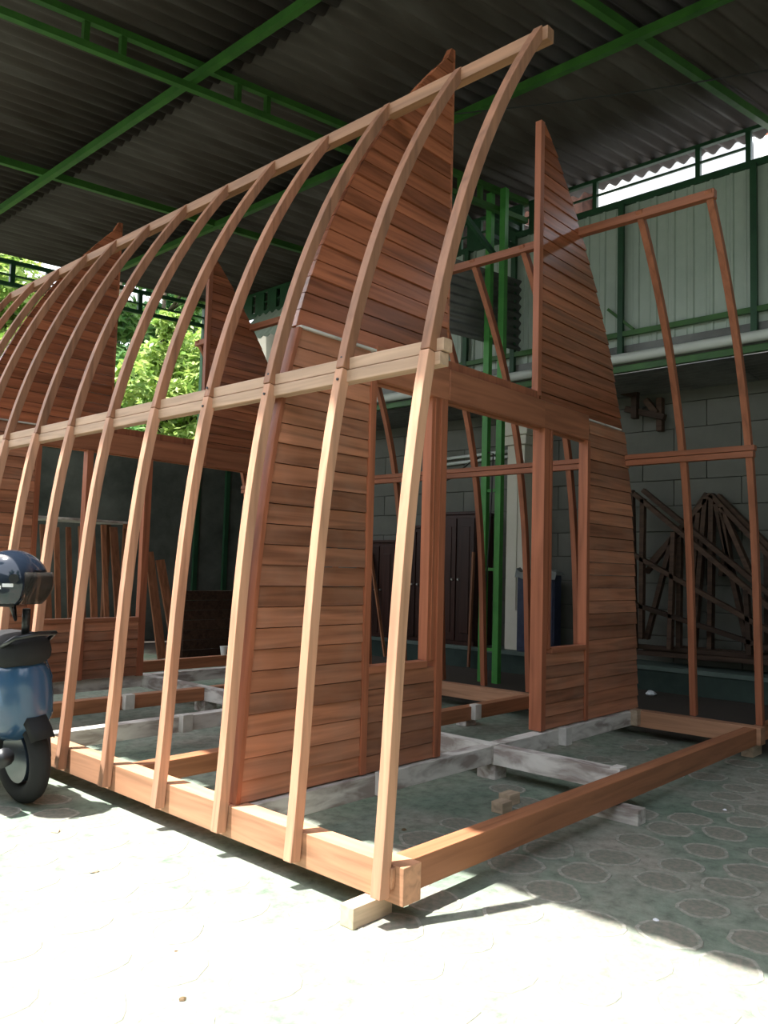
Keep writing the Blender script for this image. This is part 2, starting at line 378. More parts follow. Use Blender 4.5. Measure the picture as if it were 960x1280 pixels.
while y < 4.5:
    if first is None: first = clad_sheet(0, zc0-3.6, 5.34-3.6).build('cladding_sheet', 'clad', wr); first.location = (0, y-2.5, 0)
    else: inst(first, wr, (0, y-2.5, 0))
    y += .798
# hanging corrugated partition and slanting sheets further back
q = pl(640, 440, 0, WX-.12)
def par(px, py, p0):   # point of the vertical skewed plane through p0 hit by a pixel
    d = _f + (px-480)/FPX*_r - (py-640)/FPX*_u; n = N
    return CAM + d*((p0-CAM).dot(n)/d.dot(n))
a_ = par(652, 352, q); b_ = par(652, 440, q)
for k in range(2):
    corrugated(V((b_.x-1.35*(k+1)+.02*k, 0, b_.z)) + V((0, q.y + (q.x-(b_.x-1.35*(k+1)))*math.tan(UA) + .01*k, 0)) - V(wr.location), U, (0,0,1), -N, 1.4, a_.z-b_.z, .105, .018, 6, 1, 'partition_sheet', 'sheet', wr)
p_hi = pl(375, 355, 1, 8); p_lo = pl(315, 422, 1, 8)
dd = (p_hi-p_lo)
yy = 5.2
while yy < 8.0:
    corrugated(V((p_lo.x, yy, p_lo.z)) - dd*.05 - V(wr.location), dd, (0,1,0), V((-dd.z,0,dd.x)), dd.length*1.3, .82, .16, .02, 6, 1, 'slanting_sheet', 'clad', wr); yy += .81
# canopy soffit, gutter
zs0 = zf-.02; zs1 = pl(960, 470, 0, BX).z
yy = -4.5
while yy < 9:
    Ls = V((BX-WX, 0, zs1-zs0)); corrugated(V((WX, yy, zs0-.03)) - V(wr.location), (0,1,0), Ls, (0,0,1), 1.82, Ls.length, .1, .016, 6, 1, 'canopy_sheet', 'sheet', wr); yy += 1.8
gz = pl(960, 417, 0, WX-.12).z
gut = MB(); gut.tube([(WX-.1, -4.5, gz), (WX-.1, 9.0, gz)], .055, 10); o = gut.build('gutter', 'pale', wr); o.location = -V(wr.location)
top = MB().box((WX-.03, -11, zf+.03), (WX+.012, 9.0, zc0-.003)); o = top.build('canopy_flashing', 'sheet', wr); o.location = -V(wr.location)
# block wall
bk = MB().box((BX+.02, -11.2, 0), (BX+.2, 9.6, zs1+.2)).build('joint_bed', 'joint', wr); bk.location = -V(wr.location)
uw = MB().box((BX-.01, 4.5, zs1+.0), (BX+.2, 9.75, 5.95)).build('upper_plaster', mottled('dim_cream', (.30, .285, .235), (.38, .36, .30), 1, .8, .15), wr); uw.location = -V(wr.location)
bh, bl = .298, .75; PZ = .27
row = 0; z = PZ; pb = {}
while z < zs1-.05:
    h = min(bh, zs1-.02-z); yv = -3.4 + (row % 2)*bl/2
    while yv < 8.9:
        key = round(h, 3)
        if key not in pb:
            pb[key] = MB().box((0, 0, 0), (.035, bl-.008, h-.007)).build('wall_block', 'blockwall', wr, bev=.003); o = pb[key]
        else: o = inst(pb[key], wr)
        o.location = V((BX-.012+random.uniform(-.0015, .0015), yv, z)) - V(wr.location); yv += bl
    z += bh; row += 1
plinth = MB().box((6.38, -5, 0), (BX+.05, 9.4, PZ-.045)).build('trim_1', mottled('plinth_paint', (.02, .034, .028), (.04, .06, .05), 2, .7, .2))
tag(plinth, 'dark green plinth running along the block wall', kind='structure')
MB().box((6.36, -5, PZ-.045), (BX+.05, 9.4, PZ)).build('plinth_cap', mottled('plinth_cap_paint', (.07, .10, .085), (.12, .155, .135), 2, .6, .3), plinth)
# white column against the wall
cw = pl(650, 600, 0, 6.62)
wc = empty('trim_2', (6.62, cw.y, PZ)); tag(wc, 'white square masonry column against the block wall', kind='structure')
MB().box((-.1, -.13, 0), (.2, .13, 2.6)).build('shaft', 'cream', wc, bev=.006)
MB().box((-.115, -.035, .5), (-.1, .035, 2.4)).build('fluting', 'cream', wc)
MB().box((-.14, -.17, 2.6), (.2, .17, 2.72)).build('capital', 'cream', wc, bev=.01)
MB().box((-.17, -.2, 2.72), (.2, .2, 3.2)).build('entablature', 'cream', wc, bev=.01)

# front end wall, unseen, added to keep sky light out of the shed
wf = MB().box((ROOF_X0, -11.4, 0), (BX+.1, -11.2, 5.7)).build('wall_front_added', 'concrete_wall'); tag(wf, 'dark masonry end wall added out of view to darken the shed', kind='structure')
# unseen walls around the yard, added to block low sky light
wl = MB().box((-8.2, -16, 0), (-7.6, 14, 5.0)).build('wall_left_added', mottled('added_yard_wall', (.10, .12, .09), (.20, .21, .17), 1.2, .9, .1)); tag(wl, 'unseen wall added across the yard to block low sky light', kind='structure')
wq = MB().box((-7.6, -11.4, 0), (ROOF_X0-.02, -11.2, 4.0)).build('wall_yard_added', 'concrete_wall'); tag(wq, 'dark masonry wall added out of view to close the yard', kind='structure')
# back wall
wb = empty('wall_back', (pB.x, pB.y, 0)); tag(wb, 'dark stained masonry wall at the back of the shed', kind='structure')
def skewbox(mb, x0, x1, d0, d1, z0, z1, p0=pB):
    a, b = ypt(x0, p0), ypt(x1, p0); o0, o1 = N*d0, N*d1
    P = [a+o0, b+o0, b+o1, a+o1]
    return mb.hexa([(p.x, p.y, z0) for p in P] + [(p.x, p.y, z1) for p in P])
o = skewbox(MB(), -9, 8.4, 0, .18, 0, 2.95).build('masonry', 'concrete_wall', wb); o.location = -V(wb.location)
o = skewbox(MB(), -9, 8.4, -.03, .21, 2.95, 3.03).build('coping', 'concrete_wall', wb); o.location = -V(wb.location)
o = skewbox(MB(), 6.9, 8.4, .0, .16, 3.03, 5.3).build('end_wall', 'blockwall', wb); o.location = -V(wb.location)

# ================================================================== TIMBER CABIN
cab = empty('timber_cabin', (0,0,0)); tag(cab, 'unfinished timber cabin with curved ribs and plank gable walls', 'cabin')
W = 3.93; SP = .4756; Y1 = .4657
def ribY(i): return 0 if i == 0 else Y1+(i-1)*SP
PC = [-0.00234251, 0.0405516, -0.07950679, 0.11137776, -0.02219785]
def prof(z):
    r = 0
    for c in PC: r = r*z+c
    return r
def dprof(z): return (prof(z+.01)-prof(z-.01))/.02
def rib_mesh(z0, z1, side, hw=.0245, hd=.023, n=14, name='rib'):
    rings = []
    for i in range(n+1):
        z = z0+(z1-z0)*i/n; x = prof(z); s = dprof(z); nx, nz = 1/math.hypot(1, s), -s/math.hypot(1, s)
        pts = [(-hw, -hd), (hw, -hd), (hw, hd), (-hw, hd)]; ring = []
        for a, b in pts:
            X = x+a*nx; Z = z+a*nz; ring.append((X if side < 0 else W-X, b, Z))
        rings.append(ring)
    return MB().sweep(rings)
ZM = 2.05
lo = {}; up = {}
for side in (-1, 1):
    zm = ZM if side < 0 else 2.13
    for i in range(13):
        if side > 0 and i in (2, 10): continue
        if side not in lo:
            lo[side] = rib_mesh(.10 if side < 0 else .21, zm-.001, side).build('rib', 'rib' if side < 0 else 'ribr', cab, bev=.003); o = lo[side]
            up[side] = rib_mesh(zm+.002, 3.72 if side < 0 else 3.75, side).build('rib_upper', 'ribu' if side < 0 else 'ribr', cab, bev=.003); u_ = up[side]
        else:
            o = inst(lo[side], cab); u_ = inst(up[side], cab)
        dy = random.uniform(-.006, .006)
        o.location = (0, ribY(i)+dy, 0); u_.location = (random.uniform(-.006, .006), ribY(i)+dy+random.uniform(-.006, .006), 0)
        if i == 0 and side < 0:
            o.location.x = -.012; u_.location.x = -.012
YE = ribY(12)
# bolt heads at the splice of the nearest ribs
for i in range(4):
    for dz in (-.045, .05):
        z = ZM+dz; b = MB().disc((prof(z)-.027, ribY(i), z), .006, .006, (1, 0, 0), 10); b.build('bolt_head', 'black', cab)
# purlins
def timber(a, b, mat, name='beam', parent=cab, bev=.003): return MB().box(a, b).build(name, mat, parent, bev=bev)
xm = prof(ZM)
timber((xm+.0, -.045, ZM-.052), (xm+.055, YE+.04, ZM-.002), 'purlin', 'purlin')
timber((xm+.008, -.055, ZM+.002), (xm+.063, YE+.04, ZM+.052), 'purlin', 'purlin')
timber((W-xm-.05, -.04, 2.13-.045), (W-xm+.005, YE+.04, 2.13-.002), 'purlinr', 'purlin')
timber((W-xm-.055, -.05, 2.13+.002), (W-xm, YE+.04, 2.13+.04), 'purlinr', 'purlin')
xt = prof(3.68)
timber((xt+.0, -.05, 3.66), (xt+.055, YE+.05, 3.725), 'ridge', 'ridge_purlin')
timber((W-xt-.055, -.04, 3.69), (W-xt-.0, YE+.05, 3.75), 'purlinr', 'ridge_purlin')
# sills
timber((.022, -.065, .075), (.118, YE+.06, .205), 'sill', 'sill')
timber((W-.118, -.045, .085), (W-.02, YE+.06, .205), 'sill', 'sill')
timber((.12, -.018, .085), (W-.12, .066, .20), 'sillx', 'sill')
timber((W-.02, -.01, .09), (W+.5, .066, .19), 'sillx', 'sill')
timber((.12, YE-.03, .085), (W-.12, YE+.05, .20), 'sillx', 'sill')
timber((.0, -.03, .13), (.021, .02, .20), 'sill', 'corner_cleat')
mt = MB().box((.105, -.0215, .145), (.125, -.0185, .175)); mt.build('metal_plate', 'metal', cab)
# floor joists: front one limed, others brown
XC = 1.96
for (yc, mat) in ((.92, 'white_x'), (1.84, 'sillx'), (2.85, 'white_x'), (3.83, 'sillx'), (4.82, 'white_x')):
    for (x0, x1) in ((.12, XC-.045), (XC+.045, W-.12)):
        timber((x0, yc-.045, .095), (x1, yc+.045, .198), mat, 'floor_joist')
ys = [.0, .92, 1.84, 2.85, 3.83, 4.82]
timber((XC-.045, .07, .09), (XC+.045, 4.88, .2), 'white_y', 'centre_joist')
timber((XC-.06, .87, .10), (XC+.06, .874, .205), 'white_x', 'joist_cap')
# limed cleats on the joists
for x, yv in ((2.72, .865), (3.79, .87), (.93, .865), (1.06, 2.8), (1.2, 3.78), (3.0, 1.8), (1.96, .115)):
    timber((x-.04, yv-.045, .10), (x+.04, yv+.015, .214), 'block' if x > 3.5 else 'cleat', 'cleat')

# gable walls
def gable(Y, front):
    """plank gable wall, frame and openings; parts carry the planks as sub-parts"""
    s = 1 if front else 1
    yF, yB = Y-.035, Y+.025                  # lower panels
    uF, uB = Y-.012, Y+.03                   # upper panels
    XW1, XD1, XD2, XW2 = .835, 1.385, W-1.385, W-.835   # window / door limits
    mir = lambda x: W-x
    rn = random.Random(int(Y*100))
    def planks(parent, fl, fr_, z0, z1, yf, yb, mat, h=.093):
        """rows of planks between curves fl(z), fr(z)"""
        n = max(1, round((z1-z0)/h)); hz = (z1-z0)/n
        for k in range(n):
            a, b = z0+k*hz+.002, z0+(k+1)*hz-.002
            l0, l1, r0, r1 = fl(a), fl(b), fr_(a), fr_(b)
            if r1-l1 < .012: 
                l1 = r1-.012
            d = rn.uniform(-.003, .003)
            MB().hexa([(l0, yf+d-.004, a), (r0, yf+d-.004, a), (r0, yb, a), (l0, yb, a), (l1, yf+d+.003, b), (r1, yf+d+.003, b), (r1, yb, b), (l1, yb, b)]).build('plank', mat, parent)
    ZL, ZU = 2.36, 4.33
    inner = lambda z: prof(z)+.055
    for sd in (-1, 1):
        mm = (lambda x: x) if sd < 0 else mir
        def bx(x0, x1, y0, y1, z0, z1, mat, name, parent):
            a, b = sorted((mm(x0), mm(x1))); return MB().box((a, y0, z0), (b, y1, z1)).build(name, mat, parent, bev=.002)
        # main lower panel: stile is the panel object, planks under it
        st = bx(XW1-.03, XW1+.012, yF-.012, yB, .205, 2.2, 'stile', 'wall_panel', cab)
        if sd < 0: planks(st, lambda z: inner(z)+.018, lambda z: XW1-.032, .205, ZL-.012, yF, yB, 'plank')
        else: planks(st, lambda z: W-XW1+.032, lambda z: W-prof(z)+.02, .205, ZL-.012, yF, yB, 'plank')
        e = []
        for i in range(13):
            z = .205+(ZL-.215)*i/12; x = inner(z); e.append([(mm(x-.006), yF-.008, z), (mm(x+.017), yF-.008, z), (mm(x+.017), yB, z), (mm(x-.006), yB, z)])
        if sd < 0: MB().sweep(e).build('edge_strip', 'stile', st)
        c = bx(inner(ZL), XW1+.01, yF-.012, uF+.002, ZL-.012, ZL+.0, 'white_x', 'cap_ledge', st)
        if front:
            # wainscot under the window
            ws = bx(XW1+.012, XD1-.075, yF-.012, yB, .70, .735, 'rail', 'wainscot', cab)
            x0, x1 = sorted((mm(XW1+.014), mm(XD1-.0)))
            planks(ws, lambda z: x0, lambda z: x1, .205, .70, yF, yB, 'plank', .085)
            # jamb: rebated post
            jb = bx(XD1-.072, XD1+.0, yF-.002, yB, .735, 2.2, 'stile', 'door_jamb', cab)
            bx(XD1-.0, XD1+.055, yF-.014, yB+.02, .205, 2.2, 'stile', 'jamb_post', jb)
            bx(XD1-.05, XD1-.035, yF-.01, yF-.002, .735, 2.2, 'stile', 'bead', jb)
        elif sd < 0:
            ws = bx(XW1+.012, 1.83, yF-.012, yB, .70, .735, 'rail', 'wainscot', cab)
            planks(ws, lambda z: XW1+.014, lambda z: 1.83, .205, .70, yF, yB, 'plank', .085)
            mu = bx(1.25, 1.305, yF-.018, yF-.0125, .205, .70, 'stile', 'mullion', cab); bx(1.25, 1.305, yF-.014, yB, .735, 2.2, 'stile', 'mullion_upper', mu)
        # upper panel
        us = bx(1.44, 1.487, uF-.006, uB, ZL+.06, ZU, 'stile', 'upper_panel', cab) if sd > 0 else bx(1.465, 1.487, uF+.004, uB, ZL+.06, ZU, 'plankd', 'upper_panel', cab)
        if sd < 0: planks(us, lambda z: min(prof(z)+.05, 1.45), lambda z: 1.465, ZL, ZU, uF, uB, 'plankd', .09)
        else: planks(us, lambda z: W-1.44, lambda z: max(W-prof(z)+.02, W-1.425), ZL, ZU, uF, uB, 'plankd', .09)
    # head rails and fascia
    timber((XW1-.0, yF-.016, 2.2), (XD1+.06, yF+.02, ZL+.02), 'rail', 'lintel_board')
    timber((XD1+.063, yF-.02, 2.2), (XD2-.065, yF+.02, ZL+.02), 'rail', 'lintel_board')
    timber((XD2-.062, yF-.016, 2.2), (XW2-.005, yF+.02, ZL+.02), 'rail', 'lintel_board')
    timber((1.46, uF-.003, ZL+.022), (W-1.46, uB, ZL+.085), 'stile', 'transom_sill')
    timber((XW1, yF+.02, 2.19), (XW2, yB, ZL+.0), 'rail', 'lintel_backing')
gable(.945, True)
# rear gable wall
YR = ribY(10)
gable(YR+.02, False)
# extra post of the rear door
timber((1.83, YR-.02, .2), (1.9, YR+.04, 2.2), 'stile', 'door_post')

# spacer blocks
def block(name, a, b, label, mat='block', grp=None):
    a, b = V(a), V(b); c = V(((a.x+b.x)/2, (a.y+b.y)/2, a.z)); o = MB().box(a-c, b-c).build(name, mat, bev=.003); o.location = c
    return tag(o, label, 'wood block', grp)
block('timber_block', (-.10, .05, 0), (.10, .115, .073), 'short pale timber block under the outer corner of the sills')
q = pl(775, 1008, 2, .05); block('timber_block', (1.72, q.y-.14, 0), (1.81, .20, .075), 'limed timber block poking out under the front sill', 'white_y')
q = pl(635, 1016, 2, 0); block('timber_block', (q.x-.05, q.y-.0, 0), (q.x+.04, q.y+.07, .055), 'small pale offcut lying just behind the front sill')
block('timber_block', (q.x+.09, q.y+.05, 0), (q.x+.19, q.y+.12, .06), 'paler offcut beside the small offcut behind the front sill')
q = pl(590, 965, 2, 0); block('timber_block', (q.x-.06, .86, 0), (q.x+.06, .99, .088), 'grey timber block carrying the crossing of the limed joists', 'white_x')
q = pl(583, 890, 2, .1); block('timber_block', (q.x-.07, q.y-.05, 0), (q.x+.07, q.y+.05, .093), 'whitened block on the ground inside the cabin doorway', 'white_x')
block('timber_block', (-.05, 2.98, 0), (.14, 3.06, .074), 'brown timber block under the long sill beside the scooter')
block('timber_block', (W-.14, .0, 0), (W+.05, .08, .083), 'timber block under the far end of the front sill')
block('timber_block', (W-.13, 3.7, 0), (W+.0, 3.8, .083), 'timber block under the sill opposite the door')
block('timber_block', (1.9, 3.75, 0), (2.02, 3.9, .089), 'timber block under the centre joist deep inside the cabin', 'white_x')
block('timber_block', (.03, YE-.06, 0), (.16, YE+.04, .074), 'timber block under the rear end of the long sill')
block('timber_block', (W-.15, YE-.06, 0), (W-.02, YE+.04, .083), 'timber block under the rear end of the sill by the plinth')

# ================================================================== THINGS BY THE BLOCK WALL
def frame_from_px(name, X, members, label, cat='timber frame', t=.05, w=.075, lean=.0):
    base = pl(*members[0][0], 0, X); root = empty(name, (X, base.y, PZ)); tag(root, label, cat)
    for (p, q, nm) in members:
        a, b = pl(*p, 0, X), pl(*q, 0, X)
        for c in (a, b):
            c.x = X + (c.z-PZ)*lean; c.z = max(c.z, PZ+w/2)
        MB().bar(a, b, t, w, (1, 0, 0) ).build(nm, 'darkwood', root, loc=-V(root.location), bev=.003)
    return root
def zp(x, y): return (780+x/4.572, 580+y/4.572)
frame_from_px('gable_frame', 6.50, [
    (zp(70,1075), zp(1000,1150), 'bottom_rail'), (zp(45,150), zp(62,1060), 'post'), (zp(60,170), zp(1000,960), 'rafter'),
    (zp(50,515), zp(1000,1050), 'tie'), (zp(58,800), zp(1000,1110), 'tie'), (zp(285,390), zp(262,1060), 'post'), (zp(110,200), zp(100,1000), 'board'),
    (zp(700, 720), zp(720, 1090), 'post')],
    'dark timber frame with sloping rafter and ties, propped up nearest the plank gable wall')
frame_from_px('gable_frame', 6.60, [
    (zp(70,1040), zp(1000,1120), 'bottom_rail'), (zp(110,150), zp(1000,880), 'rafter'), (zp(300,400), zp(130,620), 'brace'), (zp(280,420), zp(130,1000), 'brace'), (zp(320,420), zp(315,1050), 'board')],
    'dark timber frame with crossed braces stacked behind the tied frame')
frame_from_px('roof_truss_frame', 6.70, [
    (zp(120,1060), zp(1100,1120), 'bottom_rail'), (zp(500,175), zp(160,560), 'rafter'), (zp(500,175), zp(1000,700), 'rafter'), (zp(505,180), zp(495,1060), 'king_post'),
    (zp(470,200), zp(400,1050), 'board'), (zp(560,250), zp(740,660), 'brace'), (zp(530,230), zp(720,1080), 'brace'), (zp(560,280), zp(620,640), 'board'), (zp(430,280), zp(380,900), 'board')],
    'dark peaked truss frame with king post leaning against the block wall', w=.10)
frame_from_px('roof_truss_frame', 6.78, [
    (zp(300,1050), zp(1000,1110), 'bottom_rail'), (zp(480,170), zp(370,330), 'rafter'), (zp(540,180), zp(1000,640), 'rafter'), (zp(600,380), zp(560,640), 'brace'), (zp(820,500), zp(825,1080), 'post')],
    'dark peaked truss frame hindmost against the block wall', w=.11)

# bracket on the wall below the canopy
def zb_(x, y): return (770+x/12, 470+y/12)
rt = pl(*zb_(660, 700), 0, BX-.1); br = empty('wall_bracket', (BX-.03, rt.y, rt.z)); tag(br, 'blackened timber bracket hanging under the canopy on the block wall', 'bracket')
for p, q, nm, X0 in ((zb_(290,280), zb_(285,640), 'post', .12), (zb_(665,330), zb_(665,830), 'post', .02), (zb_(150,500), zb_(735,620), 'arm', .07), (zb_(450,360), zb_(610,560), 'brace', .07), (zb_(100,250), zb_(330,290), 'arm', .12)):
    a, b = pl(*p, 0, BX-.06-X0), pl(*q, 0, BX-.06-X0); MB().bar(a, b, .07, .085, (1,0,0)).build(nm, 'darkwood', br, loc=-V(br.location), bev=.006)

# dark blue cabinet with a cloth on top
q = pl(650, 818, 2, PZ); bc = empty('metal_cabinet', (6.42, q.y, PZ)); tag(bc, 'dark blue metal cabinet with rumpled grey sheet on top, beside the white column', 'cabinet')
M['navy'] = mottled('navy_paint', (.015, .02, .045), (.035, .045, .085), 6, .5, .4, bump=.05)
MB().box((0, -.28, 0), (.16, .25, .95)).build('body', 'navy', bc, bev=.01)
MB().box((-.012, -.26, .05), (-.001, -.02, .9)).build('door', 'navy', bc, bev=.004)
MB().box((-.012, .0, .05), (-.001, .23, .9)).build('door', 'navy', bc, bev=.004)
mb = MB(); n = 10; rings = []
for i in range(n+1):
    yv = -.3+.57*i/n; r = random.Random(i)
    h = .955+.03*r.random()+.05*math.sin(i*1.1)**2
    rings.append([(-.03, yv, .93-.04*r.random()), (.0, yv, h), (.09, yv, h+.03*r.random()), (.17, yv, h), (.17, yv, .951), (-.0, yv, .951)])
mb.sweep(rings).build('cover_sheet', mottled('grey_cloth', (.16, .17, .16), (.25, .26, .25), 6), bc)

# dark wardrobes and doors standing on the plinth further back
for k, (pa, pb_, z1, lab) in enumerate((((545, 800), (592, 800), 1.72, 'tall dark reddish wardrobe standing on the plinth behind the green column'), ((495, 795), (541, 795), 1.55, 'dark two door wardrobe on the plinth seen past the door jamb'), ((452, 790), (492, 790), 1.35, 'low dark wardrobe on the plinth seen through the window opening'))):
    a, b = pl(*pa, 0, 6.42).y, pl(*pb_, 0, 6.42).y; y0, y1 = min(a, b), max(a, b)-.03
    r = empty('wardrobe', (6.42, (y0+y1)/2, PZ)); tag(r, lab, 'wardrobe'); hw = (y1-y0)/2
    MB().box((0, -hw, 0), (.4, hw, z1)).build('body', 'darkcab', r, bev=.008)
    for s in (-1, 1):
        c = s*hw/2; d = MB().box((-.02, c-hw/2+.01, .06), (-.001, c+hw/2-.01, z1-.05)).build('door', 'darkcab', r, bev=.004)
        MB().box((-.03, c-hw/2+.08, .16), (-.021, c+hw/2-.08, z1-.16)).build('door_panel', 'darkcab', d, bev=.004)
        MB().disc((-.035, -s*.0+s*.05, z1*.5), .014, .03, (1,0,0), 10).build('knob', 'metal', d)
    MB().box((-.025, -hw-.012, z1), (.4, hw+.012, z1+.04)).build('cornice', 'darkcab', r, bev=.006)
# planks leaning there
for (pa, pb_, lab) in (((592, 690), (586, 812), 'thin pale batten leaning against the tall wardrobe'), ((463, 690), (482, 800), 'narrow batten leaning against the low wardrobe')):
    a, b = pl(*pa, 0, 6.36), pl(*pb_, 0, 6.30); b.z = .02; base = V(b)
    o = MB().bar(b-base, a-base, .04, .025).build('timber_batten', 'lean'); o.location = base; tag(o, lab, 'batten')

# conduits and cables
for dz, lab in ((0, 'upper white conduit pipe running along the block wall'), (-.085, 'lower white conduit pipe running along the block wall')):
    a, b = pl(530, 577, 0, BX-.06), pl(668, 560, 0, BX-.06); a.z += dz; b.z = pl(668, 560, 0, BX-.06).z+dz*.8
    o = MB().tube([a-a, b-a], .022, 8).build('conduit_pipe', 'pale'); o.location = a; tag(o, lab, 'pipe')
a, b = pl(560, 137, 2, 5.4), pl(960, 80, 2, 5.4); a2 = a-(b-a)*.35; b2 = b+(b-a)*.4
pts = [a2.lerp(b2, t/16) - V((0,0,.08*math.sin(PI*t/16))) - a2 for t in range(17)]
o = MB().tube(pts, .006, 6).build('overhead_cable', 'cable'); o.location = a2; tag(o, 'thin black cable strung under the roof sheets', 'cable')
p0 = c0 + V((-.05, .16, 2.55)); o = MB().tube([(0,0,0), (-.05,.1,-.06), (-.05,.35,-.22), (-.02,.6,-.28), (0,.8,-.45)], .01, 6).build('hanging_cable', 'cable'); o.location = p0; tag(o, 'black cable drooping from the green lattice column', 'cable')
p0 = c0 + V((-.06, .02, 2.6)); o = MB().tube([(0,0,0), (-.02,-.08,-.02), (0,-.05,-.6), (.0,-.02,-1.2), (-.01,.02,-1.9)], .009, 6).build('hanging_cable', 'cable'); o.location = p0; tag(o, 'black cable running down the green lattice column', 'cable')

# ================================================================== BACK OF THE SHED: shelf and leaning planks
sh = pl(30, 643, 1, 7.6); s2 = pl(165, 651, 1, 7.6)
rk = empty('plank_rack', ((sh.x+s2.x)/2, 7.9, 0)); tag(rk, 'timber rack with dusty pale shelf board seen through the rear window', 'rack')
hw = (s2.x-sh.x)/2
MB().box((-hw, -.3, sh.z-.03), (hw, .3, sh.z+.0)).build('shelf_board', 'white_x', rk, bev=.003)
for sx in (-1, 1):
    for yy_ in (-.25, .22): MB().box((sx*(hw-.05)-.03, yy_-.03, 0), (sx*(hw-.05)+.03, yy_+.03, sh.z-.03)).build('leg', 'lean', rk)
for k in range(9):
    x = sh.x+.1+k*(2*hw-.2)/8; wv = random.choice((.06, .08, .1)); lab = ['rough brown plank leaning on the rack, first beside the rack end', 'second rough plank along the rack', 'third rough plank along the rack', 'fourth rough plank along the rack', 'fifth rough plank along the rack', 'sixth rough plank along the rack', 'seventh rough plank along the rack', 'eighth rough plank along the rack', 'ninth rough plank along the rack, next to the open doorway'][k]
    base = V((x-.05+.0*k, 7.15+random.uniform(0, .1), 0)); tp = V((x-.02+random.uniform(-.01, .01), 7.57, sh.z-.05-random.uniform(0, .1)))
    o = MB().bar((0,0,.012), tp-base, wv, .03, (0,-1,0)).build('leaning_plank', 'lean'); o.location = base; tag(o, lab, 'plank', 'rough planks leaning on the rack')
for k, (pa, pb_) in enumerate((((186, 690), (203, 812)), ((200, 700), (222, 812)))):
    b = pl(*pb_, 1, 7.2); b.z = 0; a = pl(*pa, 1, 7.5); o = MB().bar((0,0,.012), a-b, .12, .03, (0,-1,0)).build('leaning_plank', 'lean'); o.location = b
    tag(o, ['reddish plank standing aslant right beside the rack', 'wide plank standing aslant, second from the rack end'][k], 'plank', 'planks aslant beside the rack')
# low dark partition with cup on it
q0, q1 = pl(228, 800, 1, 7.0), pl(318, 805, 1, 7.0)
pt = empty('plank_partition', ((q0.x+q1.x)/2, 7.0, 0)); tag(pt, 'low dark plank partition beyond the rear doorway', 'partition')
hw = (q1.x-q0.x)/2; ztop = pl(260, 738, 1, 7.0).z
for k in range(7):
    MB().box((-hw, -.015+random.uniform(-.004, .004), .0+k*ztop/7+.003), (hw, .015, (k+1)*ztop/7-.003)).build('plank', 'darkwood', pt)
for x in (-hw, 0, hw): MB().box((x-.04, .016, 0), (x+.04, .07, ztop)).build('post', 'darkwood', pt)
q = pl(259, 816, 2, .2)
cu = empty('plastic_cup', (q.x, YE+.01, .2015)); tag(cu, 'small pale plastic cup standing on the rear sill', 'cup')
mb = MB(); n = 14; mb.sweep([[(r*math.cos(2*PI*i/n), r*math.sin(2*PI*i/n), z) for i in range(n)] for r, z in ((.03, 0), (.045, .1), (.042, .1), (.028, .006))]); mb.smooth = False
mb.build('body', 'pale', cu); MB().torus((0,0,.1), .045, .003, (0,0,1), 16, 6).build('rim', 'pale', cu)

# ================================================================== SCOOTER AND HELMET
M['blue'] = plain('scooter_blue', (.03, .075, .145), .22, .6)
M['dark'] = plain('scooter_dark', (.02, .027, .04), .25, .6)
M['glass'] = plain('lamp_glass', (.6, .65, .7), .1, .6)
sc_pos = pl(30, 1003, 2, 0)              # rear wheel on the ground
HD = math.atan2(1, -.03)
sct = empty('motor_scooter', (sc_pos.x+1.25*math.cos(HD), sc_pos.y+1.25*math.sin(HD), 0), HD); tag(sct, 'dark blue motor scooter leaning on its stand beside the long sill', 'scooter')
sct.rotation_euler = (-.10, 0, HD)
def superring(c, hx, hy, z, n=20, p=2.6):
    r = []
    for i in range(n):
        t = 2*PI*i/n; ct, st = math.cos(t), math.sin(t)
        r.append((c + hx*math.copysign(abs(ct)**(2/p), ct), hy*math.copysign(abs(st)**(2/p), st), z))
    return r
def loftz(secs, n=20, p=2.6):
    mb = MB(); mb.sweep([superring(c, hx, hy, z, n, p) for z, c, hx, hy in secs]); mb.smooth = True; return mb
# local frame: front axle over origin, heading +x
ST = .0     # steering angle
ca, sa = math.cos(ST), math.sin(ST)
axv = (-sa, ca, 0)
fw = MB().torus((0,0,.24), .195, .045, axv, 32, 10).build('front_wheel', 'rubber', sct)
MB().torus((0,0,.24), .15, .014, axv, 28, 8).build('rim', 'metal', fw)
MB().disc((0,0,.24), .05, .11, axv, 18).build('hub', 'metal', fw)
for k in range(6):
    t = 2*PI*k/6; e = V((ca*math.cos(t), sa*math.cos(t), math.sin(t))); MB().bar(V((0,0,.24))+e*.04, V((0,0,.24))+e*.148, .022, .02, axv).build('spoke', 'metal', fw)
A = V(axv)
fk = MB()
for s in (-1, 1):
    fk.tube([V((0,0,.24))+A*.075*s, V((-.13, 0, .66))+A*.06*s], .02, 10)
fk.build('fork', 'dark', sct)
# mudguard follows the tyre
mg = []; F_ = V((ca, sa, 0))
for i in range(12):
    t = math.radians(-5+i*14.5); e = F_*math.cos(t)+V((0,0,1))*math.sin(t); c = V((0,0,.24))+e*.262
    mg.append([c-A*.065-e*.04, c-A*.05+e*.005, c+A*.05+e*.005, c+A*.065-e*.04, c+A*.058-e*.04, c+A*.045-e*.001, c-A*.045-e*.001, c-A*.058-e*.04])
MB().sweep(mg).build('mudguard', 'dark', sct, smooth=True)
